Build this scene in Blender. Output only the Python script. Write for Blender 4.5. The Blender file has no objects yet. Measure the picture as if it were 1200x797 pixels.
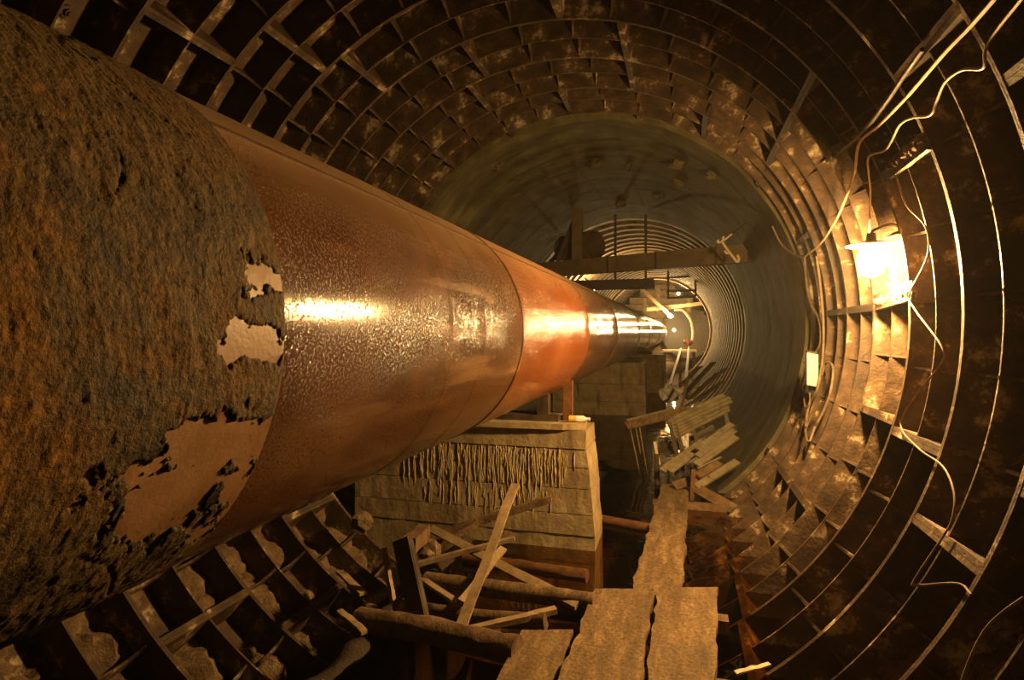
import bpy, math, random
from mathutils import Vector, Matrix, noise
random.seed(7)
scene = bpy.context.scene
COL = scene.collection

# ------------------------------------------------------------------ camera, world, exposure
CZ = 1.86                                   # eye height above the water
F, VU, VV = 700.0, 799.0, 390.0             # focal length and tunnel vanishing point (1200 x 797 frame)
PHI = math.atan2(VU - 600.0, F)
cam_d = bpy.data.cameras.new('camera'); cam = bpy.data.objects.new('camera', cam_d); COL.objects.link(cam)
cam_d.sensor_width = 36.0; cam_d.lens = F / 1200.0 * 36.0
cam_d.shift_y = -(398.5 - VV) / 1200.0
cam_d.clip_start = 0.05; cam_d.clip_end = 200
cam.location = (0, 0, CZ); cam.rotation_euler = (math.pi / 2, 0, PHI)
scene.camera = cam
w = bpy.data.worlds.new('world'); scene.world = w; w.use_nodes = True
w.node_tree.nodes['Background'].inputs[0].default_value = (0.010, 0.007, 0.004, 1)
w.node_tree.nodes['Background'].inputs[1].default_value = 0.5
vs = scene.view_settings
vs.view_transform = 'Standard'; vs.look = 'None'; vs.gamma = 1.0; vs.use_curve_mapping = False
vs.exposure = 0.0
scene.cycles.max_bounces = 7; scene.cycles.diffuse_bounces = 4; scene.cycles.glossy_bounces = 4; scene.cycles.volume_bounces = 0
LAMP_E = 2600.0        # bulb of the near work lamp
FAR_E = 3500.0
LAMP_COL = (1.0, 0.57, 0.19)
FAR_COL = (1.0, 0.68, 0.28)

# ------------------------------------------------------------------ geometry of the place
AX, AZ = -1.195, CZ + 0.10       # tunnel axis
RI, RS = 2.55, 2.79              # flange rim radius, skin radius
PX, PZ, PR = -1.397, CZ + 0.01, 0.61   # big pipe
W = 0.365                        # half width of a lining ring
Y0 = 3.496                       # a ring joint

def ray(u, v):
    cx = u - 600.0; cz = VV - v
    y = math.sin(PHI) * cx + math.cos(PHI) * F
    return (math.cos(PHI) * cx - math.sin(PHI) * F) / y, cz / y
def at(u, v, Y):
    X, Z = ray(u, v); return Vector((X * Y, Y, CZ + Z * Y))
def atz(u, v, z):
    X, Z = ray(u, v); Y = (z - CZ) / Z; return Vector((X * Y, Y, z))
def onwall(u, v, r, ax=AX, az=AZ):
    X, Z = ray(u, v); a = X * X + Z * Z; b = -2 * (X * ax + Z * (az - CZ)); c = ax * ax + (az - CZ) ** 2 - r * r
    Y = (-b + math.sqrt(max(b * b - 4 * a * c, 0))) / (2 * a); return Vector((X * Y, Y, CZ + Z * Y))
def onpipe(u, v, r):
    X, Z = ray(u, v); a = X * X + Z * Z; b = -2 * (X * PX + Z * (PZ - CZ)); c = PX * PX + (PZ - CZ) ** 2 - r * r
    Y = (-b - math.sqrt(max(b * b - 4 * a * c, 0))) / (2 * a)
    return Y, math.atan2(Z * Y - (PZ - CZ), X * Y - PX)

# ------------------------------------------------------------------ materials
def ramp_node(nt, stops):
    r = nt.nodes.new('ShaderNodeValToRGB'); e = r.color_ramp.elements
    while len(e) < len(stops): e.new(0.5)
    for k, (p, c) in enumerate(stops):
        e[k].position = p; e[k].color = (c[0], c[1], c[2], 1)
    return r
def mk(name, stops, *a_, drops=0.0, top_tint=None, grain=0, **k_):
    m = mk0(name, stops, *a_, **k_); nt = m.node_tree; L = nt.links; bs = nt.nodes['Principled BSDF']
    g = nt.nodes.new('ShaderNodeNewGeometry')
    if drops:
        n = nt.nodes.new('ShaderNodeTexNoise'); n.inputs['Scale'].default_value = 150; n.inputs['Detail'].default_value = 2
        L.new(g.outputs['Position'], n.inputs['Vector'])
        r = nt.nodes.new('ShaderNodeMapRange'); r.interpolation_type = 'SMOOTHSTEP'; r.inputs[1].default_value = .52; r.inputs[2].default_value = .70
        L.new(n.outputs['Fac'], r.inputs[0])
        b = nt.nodes.new('ShaderNodeBump'); b.inputs['Strength'].default_value = drops; b.inputs['Distance'].default_value = .0022
        L.new(r.outputs[0], b.inputs['Height'])
        old = bs.inputs['Normal'].links[0].from_socket; L.new(old, b.inputs['Normal']); L.new(b.outputs[0], bs.inputs['Normal'])
    if grain:
        n = nt.nodes.new('ShaderNodeTexNoise'); n.inputs['Scale'].default_value = grain; n.inputs['Detail'].default_value = 6; n.inputs['Roughness'].default_value = .75
        L.new(g.outputs['Position'], n.inputs['Vector'])
        r = nt.nodes.new('ShaderNodeMapRange'); r.inputs[1].default_value = .33; r.inputs[2].default_value = .68; r.inputs[3].default_value = .35 if name.startswith('w') else .22; r.inputs[4].default_value = 1.5 if name.startswith('w') else 1.7
        L.new(n.outputs['Fac'], r.inputs[0])
        mu = nt.nodes.new('ShaderNodeVectorMath'); mu.operation = 'SCALE'; oc = bs.inputs['Base Color'].links[0].from_socket
        L.new(oc, mu.inputs[0]); L.new(r.outputs[0], mu.inputs['Scale']); L.new(mu.outputs[0], bs.inputs['Base Color'])
    if top_tint:  # tan colour blended in where the surface faces up, rougher there
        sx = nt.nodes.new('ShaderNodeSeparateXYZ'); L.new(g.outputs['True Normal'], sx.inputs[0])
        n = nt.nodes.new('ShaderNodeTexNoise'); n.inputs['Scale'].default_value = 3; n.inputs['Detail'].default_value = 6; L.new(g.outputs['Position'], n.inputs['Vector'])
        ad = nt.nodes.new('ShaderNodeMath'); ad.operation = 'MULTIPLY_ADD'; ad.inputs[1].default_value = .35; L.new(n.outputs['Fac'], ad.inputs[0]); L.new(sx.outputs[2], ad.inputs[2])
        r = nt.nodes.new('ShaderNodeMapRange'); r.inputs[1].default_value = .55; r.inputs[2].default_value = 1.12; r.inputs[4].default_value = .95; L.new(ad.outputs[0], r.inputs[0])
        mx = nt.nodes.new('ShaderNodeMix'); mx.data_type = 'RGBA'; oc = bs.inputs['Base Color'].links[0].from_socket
        L.new(r.outputs[0], mx.inputs['Factor']); L.new(oc, mx.inputs['A']); mx.inputs['B'].default_value = (*top_tint, 1); L.new(mx.outputs['Result'], bs.inputs['Base Color'])
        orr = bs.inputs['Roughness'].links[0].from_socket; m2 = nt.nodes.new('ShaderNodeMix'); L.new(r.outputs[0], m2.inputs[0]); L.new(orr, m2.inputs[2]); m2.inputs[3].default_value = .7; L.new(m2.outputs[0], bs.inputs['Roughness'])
    return m
def mk0(name, stops, scale=6, detail=6, rough=(0.6, 0.9), bump=0.4, bscale=40, bdist=0.01, metallic=0.0, stretch=(1, 1, 1), patch=None, spec=0.4, bstretch=None, distort=0.0, streak=None):
    m = bpy.data.materials.new(name); m.use_nodes = True; nt = m.node_tree; L = nt.links
    bs = nt.nodes['Principled BSDF']; bs.inputs['Metallic'].default_value = metallic
    bs.inputs['Specular IOR Level'].default_value = spec
    g = nt.nodes.new('ShaderNodeNewGeometry')
    mp = nt.nodes.new('ShaderNodeMapping'); mp.inputs['Scale'].default_value = stretch
    L.new(g.outputs['Position'], mp.inputs['Vector'])
    n1 = nt.nodes.new('ShaderNodeTexNoise'); n1.inputs['Scale'].default_value = scale; n1.inputs['Detail'].default_value = detail
    n1.inputs['Roughness'].default_value = 0.62; n1.inputs['Distortion'].default_value = distort
    L.new(mp.outputs[0], n1.inputs['Vector'])
    r = ramp_node(nt, stops); L.new(n1.outputs['Fac'], r.inputs[0])
    colour = r.outputs[0]
    if patch:
        pc, ps, lo, hi = patch
        n3 = nt.nodes.new('ShaderNodeTexNoise'); n3.inputs['Scale'].default_value = ps; n3.inputs['Detail'].default_value = 8; n3.inputs['Roughness'].default_value = 0.7
        L.new(mp.outputs[0], n3.inputs['Vector'])
        mr = nt.nodes.new('ShaderNodeMapRange'); mr.inputs[1].default_value = lo; mr.inputs[2].default_value = hi
        L.new(n3.outputs['Fac'], mr.inputs[0])
        mx = nt.nodes.new('ShaderNodeMix'); mx.data_type = 'RGBA'
        L.new(mr.outputs[0], mx.inputs['Factor']); L.new(colour, mx.inputs['A']); mx.inputs['B'].default_value = (*pc, 1)
        colour = mx.outputs['Result']
    if streak:
        sc_, ss, lo, hi = streak
        mp3 = nt.nodes.new('ShaderNodeMapping'); mp3.inputs['Scale'].default_value = ss
        L.new(g.outputs['Position'], mp3.inputs['Vector'])
        n4 = nt.nodes.new('ShaderNodeTexNoise'); n4.inputs['Scale'].default_value = 1.0; n4.inputs['Detail'].default_value = 5
        L.new(mp3.outputs[0], n4.inputs['Vector'])
        mr = nt.nodes.new('ShaderNodeMapRange'); mr.inputs[1].default_value = lo; mr.inputs[2].default_value = hi
        L.new(n4.outputs['Fac'], mr.inputs[0])
        mx = nt.nodes.new('ShaderNodeMix'); mx.data_type = 'RGBA'
        L.new(mr.outputs[0], mx.inputs['Factor']); L.new(colour, mx.inputs['A']); mx.inputs['B'].default_value = (*sc_, 1)
        colour = mx.outputs['Result']
    L.new(colour, bs.inputs['Base Color'])
    rr = nt.nodes.new('ShaderNodeMapRange'); rr.inputs[1].default_value = 0.3; rr.inputs[2].default_value = 0.7
    rr.inputs[3].default_value = rough[0]; rr.inputs[4].default_value = rough[1]
    L.new(n1.outputs['Fac'], rr.inputs[0]); L.new(rr.outputs[0], bs.inputs['Roughness'])
    if bump:
        mp2 = nt.nodes.new('ShaderNodeMapping'); mp2.inputs['Scale'].default_value = bstretch or stretch
        L.new(g.outputs['Position'], mp2.inputs['Vector'])
        n2 = nt.nodes.new('ShaderNodeTexNoise'); n2.inputs['Scale'].default_value = bscale; n2.inputs['Detail'].default_value = 5; n2.inputs['Roughness'].default_value = 0.65
        L.new(mp2.outputs[0], n2.inputs['Vector'])
        b = nt.nodes.new('ShaderNodeBump'); b.inputs['Strength'].default_value = bump; b.inputs['Distance'].default_value = bdist
        L.new(n2.outputs['Fac'], b.inputs['Height']); L.new(b.outputs[0], bs.inputs['Normal'])
    return m
def emit(name, col, strength):
    m = bpy.data.materials.new(name); m.use_nodes = True; bs = m.node_tree.nodes['Principled BSDF']
    bs.inputs['Base Color'].default_value = (0.9, 0.85, 0.7, 1)
    bs.inputs['Emission Color'].default_value = (*col, 1); bs.inputs['Emission Strength'].default_value = strength
    return m
IRON = mk('rusted_cast_iron', [(0.25, (.018, .011, .006)), (0.48, (.055, .032, .015)), (0.62, (.12, .072, .034)), (0.8, (.20, .13, .065))], 5, 8, (0.5, 0.85), 0.7, 38, 0.012, 0.0, patch=((.50, .42, .28), 5.0, 0.57, 0.68))
SILT = mk('dry_silt', [(0.3, (.09, .055, .028)), (0.55, (.19, .125, .065)), (0.75, (.33, .24, .14))], 14, 8, (0.8, 1), 0.9, 60, 0.02)
MUD = mk('black_mud', [(0.3, (.014, .009, .005)), (0.7, (.045, .029, .015))], 8, 7, (0.6, 0.95), 0.8, 40, 0.02)
CONC = mk('old_concrete', [(0.25, (.050, .044, .020)), (0.5, (.105, .092, .044)), (0.75, (.19, .168, .085))], 3.2, 9, (0.8, 1.0), 0.6, 22, 0.010, spec=0.15, streak=((.055, .042, .022), (1.1, 3.2, 1.1), 0.46, 0.66))
BLOCK = mk('cast_concrete_block', [(0.25, (.17, .125, .065)), (0.5, (.30, .23, .125)), (0.75, (.44, .35, .20))], 7, 9, (0.55, 0.9), 0.6, 30, 0.012, streak=((.13, .085, .04), (5.0, 5.0, 1.2), 0.54, 0.68))
DRIP = mk('lime_drips', [(0.3, (.24, .18, .095)), (0.7, (.46, .37, .21))], 12, 6, (0.35, 0.7), 0.5, 50, 0.01)
COAT = mk('corroded_pipe_coating', [(0.37, (.011, .007, .003)), (0.44, (.050, .031, .011)), (0.51, (.105, .066, .023)), (0.57, (.125, .064, .014)), (0.68, (.22, .098, .015))], 3.0, 8, (0.42, 0.85), 1.0, 100, 0.007, spec=0.22, distort=.6, grain=60, top_tint=(.13, .086, .040))
PAINTS = {
    'base': mk('dull_red_primer', [(0.3, (.19, .095, .040)), (0.7, (.31, .17, .082))], 9, 7, (0.35, 0.6), 0.35, 70, 0.004),
    'brown': mk('wet_red_brown_paint', [(0.3, (.075, .031, .012)), (0.55, (.105, .044, .017)), (0.75, (.15, .072, .029))], 2.2, 7, (0.07, 0.17), 0.10, 160, 0.002, spec=0.32, drops=0.65, top_tint=(.27, .175, .095), streak=((.31, .17, .085), (1.2, 0.7, 5.0), 0.57, 0.75)),
    'orange': mk('wet_orange_red_paint', [(0.3, (.15, .042, .012)), (0.55, (.20, .060, .016)), (0.75, (.25, .09, .03))], 1.8, 7, (0.07, 0.17), 0.10, 160, 0.002, spec=0.32, drops=0.65, top_tint=(.27, .175, .095)),
    'dull': mk('dull_brown_paint', [(0.3, (.10, .056, .026)), (0.7, (.18, .105, .052))], 2.2, 7, (0.09, 0.2), 0.10, 160, 0.002, spec=0.4, drops=0.5, top_tint=(.27, .175, .095))}
WELD = mk('dark_weld', [(0.3, (.05, .025, .012)), (0.7, (.12, .06, .03))], 20, 5, (0.35, 0.6), 0.5, 90, 0.004)
WOOD = mk('weathered_plank_wood', [(0.25, (.075, .046, .020)), (0.5, (.155, .098, .043)), (0.75, (.27, .18, .085))], 5, 8, (0.65, 0.95), 0.5, 30, 0.006, stretch=(3.2, 0.7, 2), patch=((.075, .045, .02), 2.2, 0.50, 0.68), grain=45)
DARKW = mk('dark_wet_wood', [(0.3, (.06, .035, .018)), (0.55, (.14, .085, .042)), (0.8, (.25, .16, .08))], 9, 7, (0.5, 0.85), 0.7, 40, 0.012)
STICK = mk('batten_wood', [(0.3, (.17, .115, .06)), (0.7, (.36, .26, .145))], 14, 6, (0.6, 0.9), 0.5, 60, 0.005)
RUST = mk('orange_rust', [(0.3, (.05, .021, .008)), (0.6, (.13, .052, .016)), (0.8, (.22, .10, .035))], 16, 6, (0.55, 0.85), 0.6, 60, 0.006)
DARKST = mk('dark_steel', [(0.3, (.022, .015, .009)), (0.7, (.075, .05, .028))], 8, 6, (0.4, 0.75), 0.4, 50, 0.006)
GREYST = mk('grey_steel_slats', [(0.3, (.12, .10, .06)), (0.7, (.27, .23, .145))], 10, 6, (0.35, 0.65), 0.3, 60, 0.004)
BEAMC = mk('painted_beam', [(0.3, (.085, .06, .03)), (0.7, (.16, .115, .06))], 5, 7, (0.6, 0.9), 0.4, 40, 0.006)
CABW = mk('pale_cable', [(0.3, (.42, .33, .20)), (0.7, (.62, .51, .34))], 20, 4, (0.5, 0.7), 0.2, 80, 0.003)
CABD = mk('dirty_cable', [(0.3, (.10, .07, .04)), (0.7, (.24, .17, .09))], 20, 4, (0.5, 0.8), 0.2, 80, 0.003)
WHITE = mk('white_enamel', [(0.3, (.58, .54, .45)), (0.7, (.74, .70, .60))], 8, 5, (0.3, 0.5), 0.1, 60, 0.002)
SHEET = mk('pale_plastic_sheet', [(0.3, (.50, .47, .42)), (0.7, (.72, .69, .63))], 8, 5, (0.25, 0.5), 0.3, 30, 0.01)
YELLOW = mk('yellow_plastic', [(0.3, (.45, .33, .05)), (0.7, (.60, .46, .10))], 8, 5, (0.3, 0.5), 0.1, 60, 0.002)
PLKW = mk('pale_board_wall', [(0.3, (.13, .085, .04)), (0.7, (.28, .195, .10))], 6, 6, (0.6, 0.9), 0.3, 30, 0.006)
BULB = emit('lit_bulb', LAMP_COL, LAMP_E)
FBULB = emit('lit_far_bulb', FAR_COL, FAR_E)
def water_mat():
    m = bpy.data.materials.new('murky_water'); m.use_nodes = True; nt = m.node_tree; L = nt.links
    nt.nodes.remove(nt.nodes['Principled BSDF']); out = nt.nodes['Material Output']
    tr = nt.nodes.new('ShaderNodeBsdfTransparent'); tr.inputs[0].default_value = (.62, .44, .21, 1)
    gl = nt.nodes.new('ShaderNodeBsdfGlossy'); gl.inputs['Roughness'].default_value = 0.02
    fr = nt.nodes.new('ShaderNodeFresnel'); fr.inputs['IOR'].default_value = 1.33
    nz = nt.nodes.new('ShaderNodeTexNoise'); nz.inputs['Scale'].default_value = 3.0
    g = nt.nodes.new('ShaderNodeNewGeometry'); L.new(g.outputs['Position'], nz.inputs['Vector'])
    b = nt.nodes.new('ShaderNodeBump'); b.inputs['Strength'].default_value = 0.06; b.inputs['Distance'].default_value = 0.05
    L.new(nz.outputs['Fac'], b.inputs['Height']); L.new(b.outputs[0], gl.inputs['Normal']); L.new(b.outputs[0], fr.inputs['Normal'])
    mx = nt.nodes.new('ShaderNodeMixShader'); L.new(fr.outputs[0], mx.inputs[0]); L.new(tr.outputs[0], mx.inputs[1]); L.new(gl.outputs[0], mx.inputs[2])
    L.new(mx.outputs[0], out.inputs['Surface']); return m
WATER = water_mat()

# ------------------------------------------------------------------ mesh helpers
class MB:
    def __init__(s): s.v = []; s.f = []
    def add(s, vs, fs):
        o = len(s.v); s.v += [tuple(p) for p in vs]; s.f += [tuple(i + o for i in f) for f in fs]; return s
    def box(s, lo, hi):
        x0, y0, z0 = lo; x1, y1, z1 = hi
        return s.add([(x0, y0, z0), (x1, y0, z0), (x1, y1, z0), (x0, y1, z0), (x0, y0, z1), (x1, y0, z1), (x1, y1, z1), (x0, y1, z1)],
                     [(0, 3, 2, 1), (4, 5, 6, 7), (0, 1, 5, 4), (1, 2, 6, 5), (2, 3, 7, 6), (3, 0, 4, 7)])
    def bar(s, a, b, wd, th, up=(0, 0, 1), n=1, jit=0.0, taper=1.0):
        a = Vector(a); b = Vector(b); d = (b - a).normalized(); up = Vector(up)
        if abs(d.dot(up)) > 0.97: up = Vector((1, 0, 0))
        sx = d.cross(up).normalized(); sz = sx.cross(d).normalized(); vs = []; fs = []
        for i in range(n + 1):
            t = i / n; p = a.lerp(b, t); k = 1 + (taper - 1) * t
            if jit and 0 < i < n: p = p + sx * random.uniform(-jit, jit) + sz * random.uniform(-jit, jit)
            for q, r in ((-1, -1), (1, -1), (1, 1), (-1, 1)):
                e = (1 + random.uniform(-.12, .12)) if jit else 1
                vs.append(p + sx * (wd / 2 * q * k * e) + sz * (th / 2 * r * k * e))
        for i in range(n):
            for k in range(4):
                fs.append((i * 4 + k, i * 4 + (k + 1) % 4, i * 4 + 4 + (k + 1) % 4, i * 4 + 4 + k))
        fs += [(3, 2, 1, 0), (n * 4, n * 4 + 1, n * 4 + 2, n * 4 + 3)]
        return s.add(vs, fs)
    def tube(s, pts, r, seg=8, cap=True, jit=0.0):
        pts = [Vector(p) for p in pts]; n = len(pts); rs = r if isinstance(r, (list, tuple)) else [r] * n
        prev = None; vs = []; fs = []
        for i, p in enumerate(pts):
            t = (pts[min(i + 1, n - 1)] - pts[max(i - 1, 0)]).normalized()
            if prev is None:
                u = t.cross(Vector((0, 0, 1)));
                if u.length < 0.05: u = t.cross(Vector((1, 0, 0)))
            else: u = prev - t * prev.dot(t)
            u.normalize(); prev = u; v = t.cross(u)
            for k in range(seg):
                a = 2 * math.pi * k / seg; q = rs[i] * (1 + (random.uniform(-jit, jit) if jit else 0))
                vs.append(p + u * math.cos(a) * q + v * math.sin(a) * q)
        for i in range(n - 1):
            for k in range(seg):
                fs.append((i * seg + k, i * seg + (k + 1) % seg, (i + 1) * seg + (k + 1) % seg, (i + 1) * seg + k))
        if cap: fs += [tuple(reversed(range(seg))), tuple(range((n - 1) * seg, n * seg))]
        return s.add(vs, fs)
    def polar(s, t0, t1, r0, r1, y0, y1, n=6, ax=0, az=0):
        vs = []; fs = []
        for i in range(n + 1):
            t = t0 + (t1 - t0) * i / n; c, q = math.cos(t), math.sin(t)
            for r, y in ((r0, y0), (r1, y0), (r1, y1), (r0, y1)): vs.append((ax + r * c, y, az + r * q))
        for i in range(n):
            for k in range(4): fs.append((i * 4 + k, i * 4 + 4 + k, i * 4 + 4 + (k + 1) % 4, i * 4 + (k + 1) % 4))
        if abs(t1 - t0) < 6.28: fs += [(0, 1, 2, 3), (n * 4 + 3, n * 4 + 2, n * 4 + 1, n * 4)]
        return s.add(vs, fs)
    def slab(s, poly, z0, z1):
        n = len(poly); vs = [(p[0], p[1], z0) for p in poly] + [(p[0], p[1], z1) for p in poly]
        return s.add(vs, [tuple(reversed(range(n))), tuple(range(n, 2 * n))] + [(i, (i + 1) % n, n + (i + 1) % n, n + i) for i in range(n)])
    def blob(s, c, r, rings=6, seg=9, amp=0.35, sq=(1, 1, 1)):
        c = Vector(c); vs = []; fs = []; off = Vector((random.random() * 40, random.random() * 40, 0))
        for i in range(rings + 1):
            ph = math.pi * i / rings
            for k in range(seg):
                th = 2 * math.pi * k / seg; d = Vector((math.sin(ph) * math.cos(th), math.sin(ph) * math.sin(th), math.cos(ph)))
                q = r * (1 + amp * noise.noise(d * 2.1 + off)); vs.append(c + Vector((d.x * q * sq[0], d.y * q * sq[1], d.z * q * sq[2])))
        for i in range(rings):
            for k in range(seg): fs.append((i * seg + k, (i + 1) * seg + k, (i + 1) * seg + (k + 1) % seg, i * seg + (k + 1) % seg))
        return s.add(vs, fs)
    def mesh(s, name, mat, smooth=False, sharp=40):
        me = bpy.data.meshes.new(name); me.from_pydata(s.v, [], s.f); me.materials.append(mat)
        me.update()
        import bmesh
        bm = bmesh.new(); bm.from_mesh(me); bmesh.ops.recalc_face_normals(bm, faces=bm.faces); bm.to_mesh(me); bm.free()
        if smooth:
            me.polygons.foreach_set('use_smooth', [True] * len(me.polygons))
            try: me.set_sharp_from_angle(angle=math.radians(sharp))
            except Exception: pass
        return me
    def obj(s, name, mat, parent=None, smooth=False, sharp=40):
        o = bpy.data.objects.new(name, s.mesh(name, mat, smooth, sharp)); COL.objects.link(o)
        if parent is not None:
            o.parent = parent
            q = Vector((0, 0, 0)); p = parent
            while p is not None: q = q + p.location; p = p.parent
            o.location = -q
        return o
def tag(o, label, cat, group=None, kind=None):
    o['label'] = label; o['category'] = cat
    if group: o['group'] = group
    if kind: o['kind'] = kind
    return o
def thing(name, label, cat, loc=(0, 0, 0), group=None, kind=None):
    o = bpy.data.objects.new(name, None); COL.objects.link(o); o.location = loc; o.empty_display_size = 0.05
    return tag(o, label, cat, group, kind)
def spline(pts, n=6):
    P = [Vector(p) for p in pts]; P = [P[0] * 2 - P[1]] + P + [P[-1] * 2 - P[-2]]; out = []
    for i in range(1, len(P) - 2):
        for k in range(n):
            t = k / n; a, b, c, d = P[i - 1], P[i], P[i + 1], P[i + 2]
            out.append(0.5 * ((2 * b) + (c - a) * t + (2 * a - 5 * b + 4 * c - d) * t * t + (3 * b - a - 3 * c + d) * t ** 3))
    out.append(P[-2]); return out
R = math.radians

# ------------------------------------------------------------------ the tunnel: cast iron lining
lin = thing('wall_lining', 'rusted cast iron tunnel lining of bolted ribbed segments around the pipe', 'tunnel lining', (AX, 0, AZ), kind='structure')
_cache = {}
def segment_mesh(span):
    key = round(span, 1)
    if key in _cache: return _cache[key]
    SEG = R(span); cells = max(1, round(span / 9)); nn = max(4, int(span / 2))
    b = MB()
    b.polar(0, SEG, RS, RS + .05, 0, 2 * W, nn)                                   # skin
    b.polar(0, SEG, RI, RS + .01, 0.001, .015, nn)                                # ring flanges
    b.polar(0, SEG, RI, RS + .01, 2 * W - .015, 2 * W - .001, nn)
    b.polar(0, SEG, RI + .012, RS + .01, W - .006, W + .006, nn)                  # middle rib
    for a in (.0004, SEG - .0004 - .026 / RI): b.polar(a, a + .026 / RI, RI + .002, RS + .01, .012, 2 * W - .012, 1)
    for c in range(1, cells):
        am = SEG * c / cells
        for y0, y1 in ((.012, W), (W, 2 * W - .012)):                             # hollowed stiffening web in each bay
            n = 8; vs = []; fs = []; hw = .008 / RI
            for i in range(n + 1):
                yy = y0 + (y1 - y0) * i / n; rr = RI + .15 - .14 * abs(i / n * 2 - 1) ** 3
                for a, r in ((am - hw, rr), (am + hw, rr), (am + hw, RS + .01), (am - hw, RS + .01)): vs.append((r * math.cos(a), yy, r * math.sin(a)))
            for i in range(n):
                for k in range(3): fs.append((i * 4 + (k + 3) % 4, i * 4 + k, i * 4 + 4 + k, i * 4 + 4 + (k + 3) % 4))
            b.add(vs, fs)
    _cache[key] = (b.mesh('lining_segment', IRON), cells); return _cache[key]
pb = MB()
pb.tube([(0, 0, -.01), (0, 0, .018)], .040, 12); pb.tube([(0, 0, 0), (0, 0, .034)], .024, 10); pb.tube([(0, 0, .02), (0, 0, .046)], .014, 6)
PM = pb.mesh('grout_plug', IRON, True)
JOINTS = {-1: [135.5, 99.7, 64, 28, -24, -60, -96, -132, -168, -204],
          1: [123.8, 85.3, 38, 3.4, -14.8, -51, -96, -140, -176, -212],
          2: [105.2, 74, 38, 2, -34, -70, -106, -142, -178, -214]}
for k in range(-8, 6):
    yb = Y0 + 2 * W * k
    js = JOINTS.get(k) or [(20 if k % 2 == 0 else 2) - 36 * q for q in range(10)]
    for q in range(len(js)):
        hi = js[q]; lo = js[q + 1] if q + 1 < len(js) else js[0] - 360
        me, cells = segment_mesh(hi - lo)
        s = bpy.data.objects.new('lining_segment', me); COL.objects.link(s); s.parent = lin
        a0 = R(lo); s.location = (0, yb, 0); s.rotation_euler = (0, -a0, 0)
        for c in range(cells):
            for h in (0, 1):
                am = lo + (c + .5) * (hi - lo) / cells; am = (am + 180) % 360 - 180
                yy = yb + W * (h + .5)
                if yy < 1.5 or not (-50 < am < 150) or (c + h) % 2 or random.random() < .25: continue
                a = R((c + .5) * (hi - lo) / cells)
                p = bpy.data.objects.new('grout_plug', PM); COL.objects.link(p); p.parent = s
                p.location = (RS * math.cos(a), W * (h + .5), RS * math.sin(a)); p.rotation_euler = (0, -a - math.pi / 2, 0)
# silt lying in the lower bays
def silt(name, t0, t1, y0, y1, amp, label, nt=60, ny=150, bias=0.0):
    vs = []; fs = []
    for i in range(nt + 1):
        t = R(t0 + (t1 - t0) * i / nt)
        for j in range(ny + 1):
            y = y0 + (y1 - y0) * j / ny; p = Vector((t * RS, y, 0.0))
            h = noise.fractal(p * 3.1, 0.9, 2.1, 5) + bias
            h = max(-.05, min(h * amp + .035 * noise.fractal(p * 11, .7, 2.1, 3), .16)) + .014 * noise.noise(p * 30)
            e = min(1, i / 6, (nt - i) / 6); h = h * e - .04 * (1 - e)
            vs.append((AX + (RS - h) * math.cos(t), y, AZ + (RS - h) * math.sin(t)))
    for i in range(nt):
        for j in range(ny):
            a = i * (ny + 1) + j; fs.append((a, a + 1, a + ny + 2, a + ny + 1))
    o = MB().add(vs, fs).obj(name, SILT, None, True); tag(o, label, 'silt', kind='stuff'); return o
silt('silt', 193, 262, 0.5, 7.2, .13, 'crumbly brown silt caught between the ribs below the pipe', 90, 260, 0.12)
silt('silt', -62, -8, 2.2, 7.2, .14, 'sandy deposit on the ribs of the lamp-lit wall', 100, 300, 0.10)

# ------------------------------------------------------------------ smooth concrete section
conc = thing('wall_concrete', 'smooth stained concrete tunnel section beyond the iron ribs', 'tunnel wall', (AX, 0, AZ), kind='structure')
y = 7.33
for k in range(9):
    b = MB(); r0 = RI + (-.02 if k == 0 else 0)
    n = 96; vs = []; fs = []
    ys = [y + .001, y + .01, y + .365, y + .73, y + .739]
    for i in range(n):
        t = 2 * math.pi * i / n
        for yy in ys:
            edge = .003 if yy in (ys[0], ys[-1]) else 0
            rr = r0 + edge + .022 * noise.noise(Vector((math.cos(t) * 5, math.sin(t) * 5, yy * 2)))
            vs.append((AX + rr * math.cos(t), yy, AZ + rr * math.sin(t)))
        vs.append((AX + 2.85 * math.cos(t), ys[-1], AZ + 2.85 * math.sin(t))); vs.append((AX + 2.85 * math.cos(t), ys[0], AZ + 2.85 * math.sin(t)))
    for i in range(n):
        for j in range(7): fs.append((i * 7 + j, ((i + 1) % n) * 7 + j, ((i + 1) % n) * 7 + (j + 1) % 7, i * 7 + (j + 1) % 7))
    b.add(vs, fs).obj('concrete_ring', CONC, conc, True, 9); y += .74
for (u, v, r) in ((582, 193, .07), (698, 188, .10), (737, 193, .055), (795, 190, .09), (795, 212, .085), (835, 203, .07), (727, 237, .085), (640, 205, .04), (768, 228, .05)):
    p = onwall(u, v, RI - .01); n = (Vector((AX, p.y, AZ)) - p).normalized()
    b = MB().blob(p + n * .02, r, amp=.9, sq=(1.2, .8, .9)); b.obj('concrete_lump', CONC, conc)
    b = MB().tube([p, p + n * .10 + Vector((random.uniform(-.1, .1), .02, 0)), p + n * .06 + Vector((random.uniform(-.25, .25), -.1, .02))], .009, 6); b.obj('rebar_stub', RUST, conc)

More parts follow.
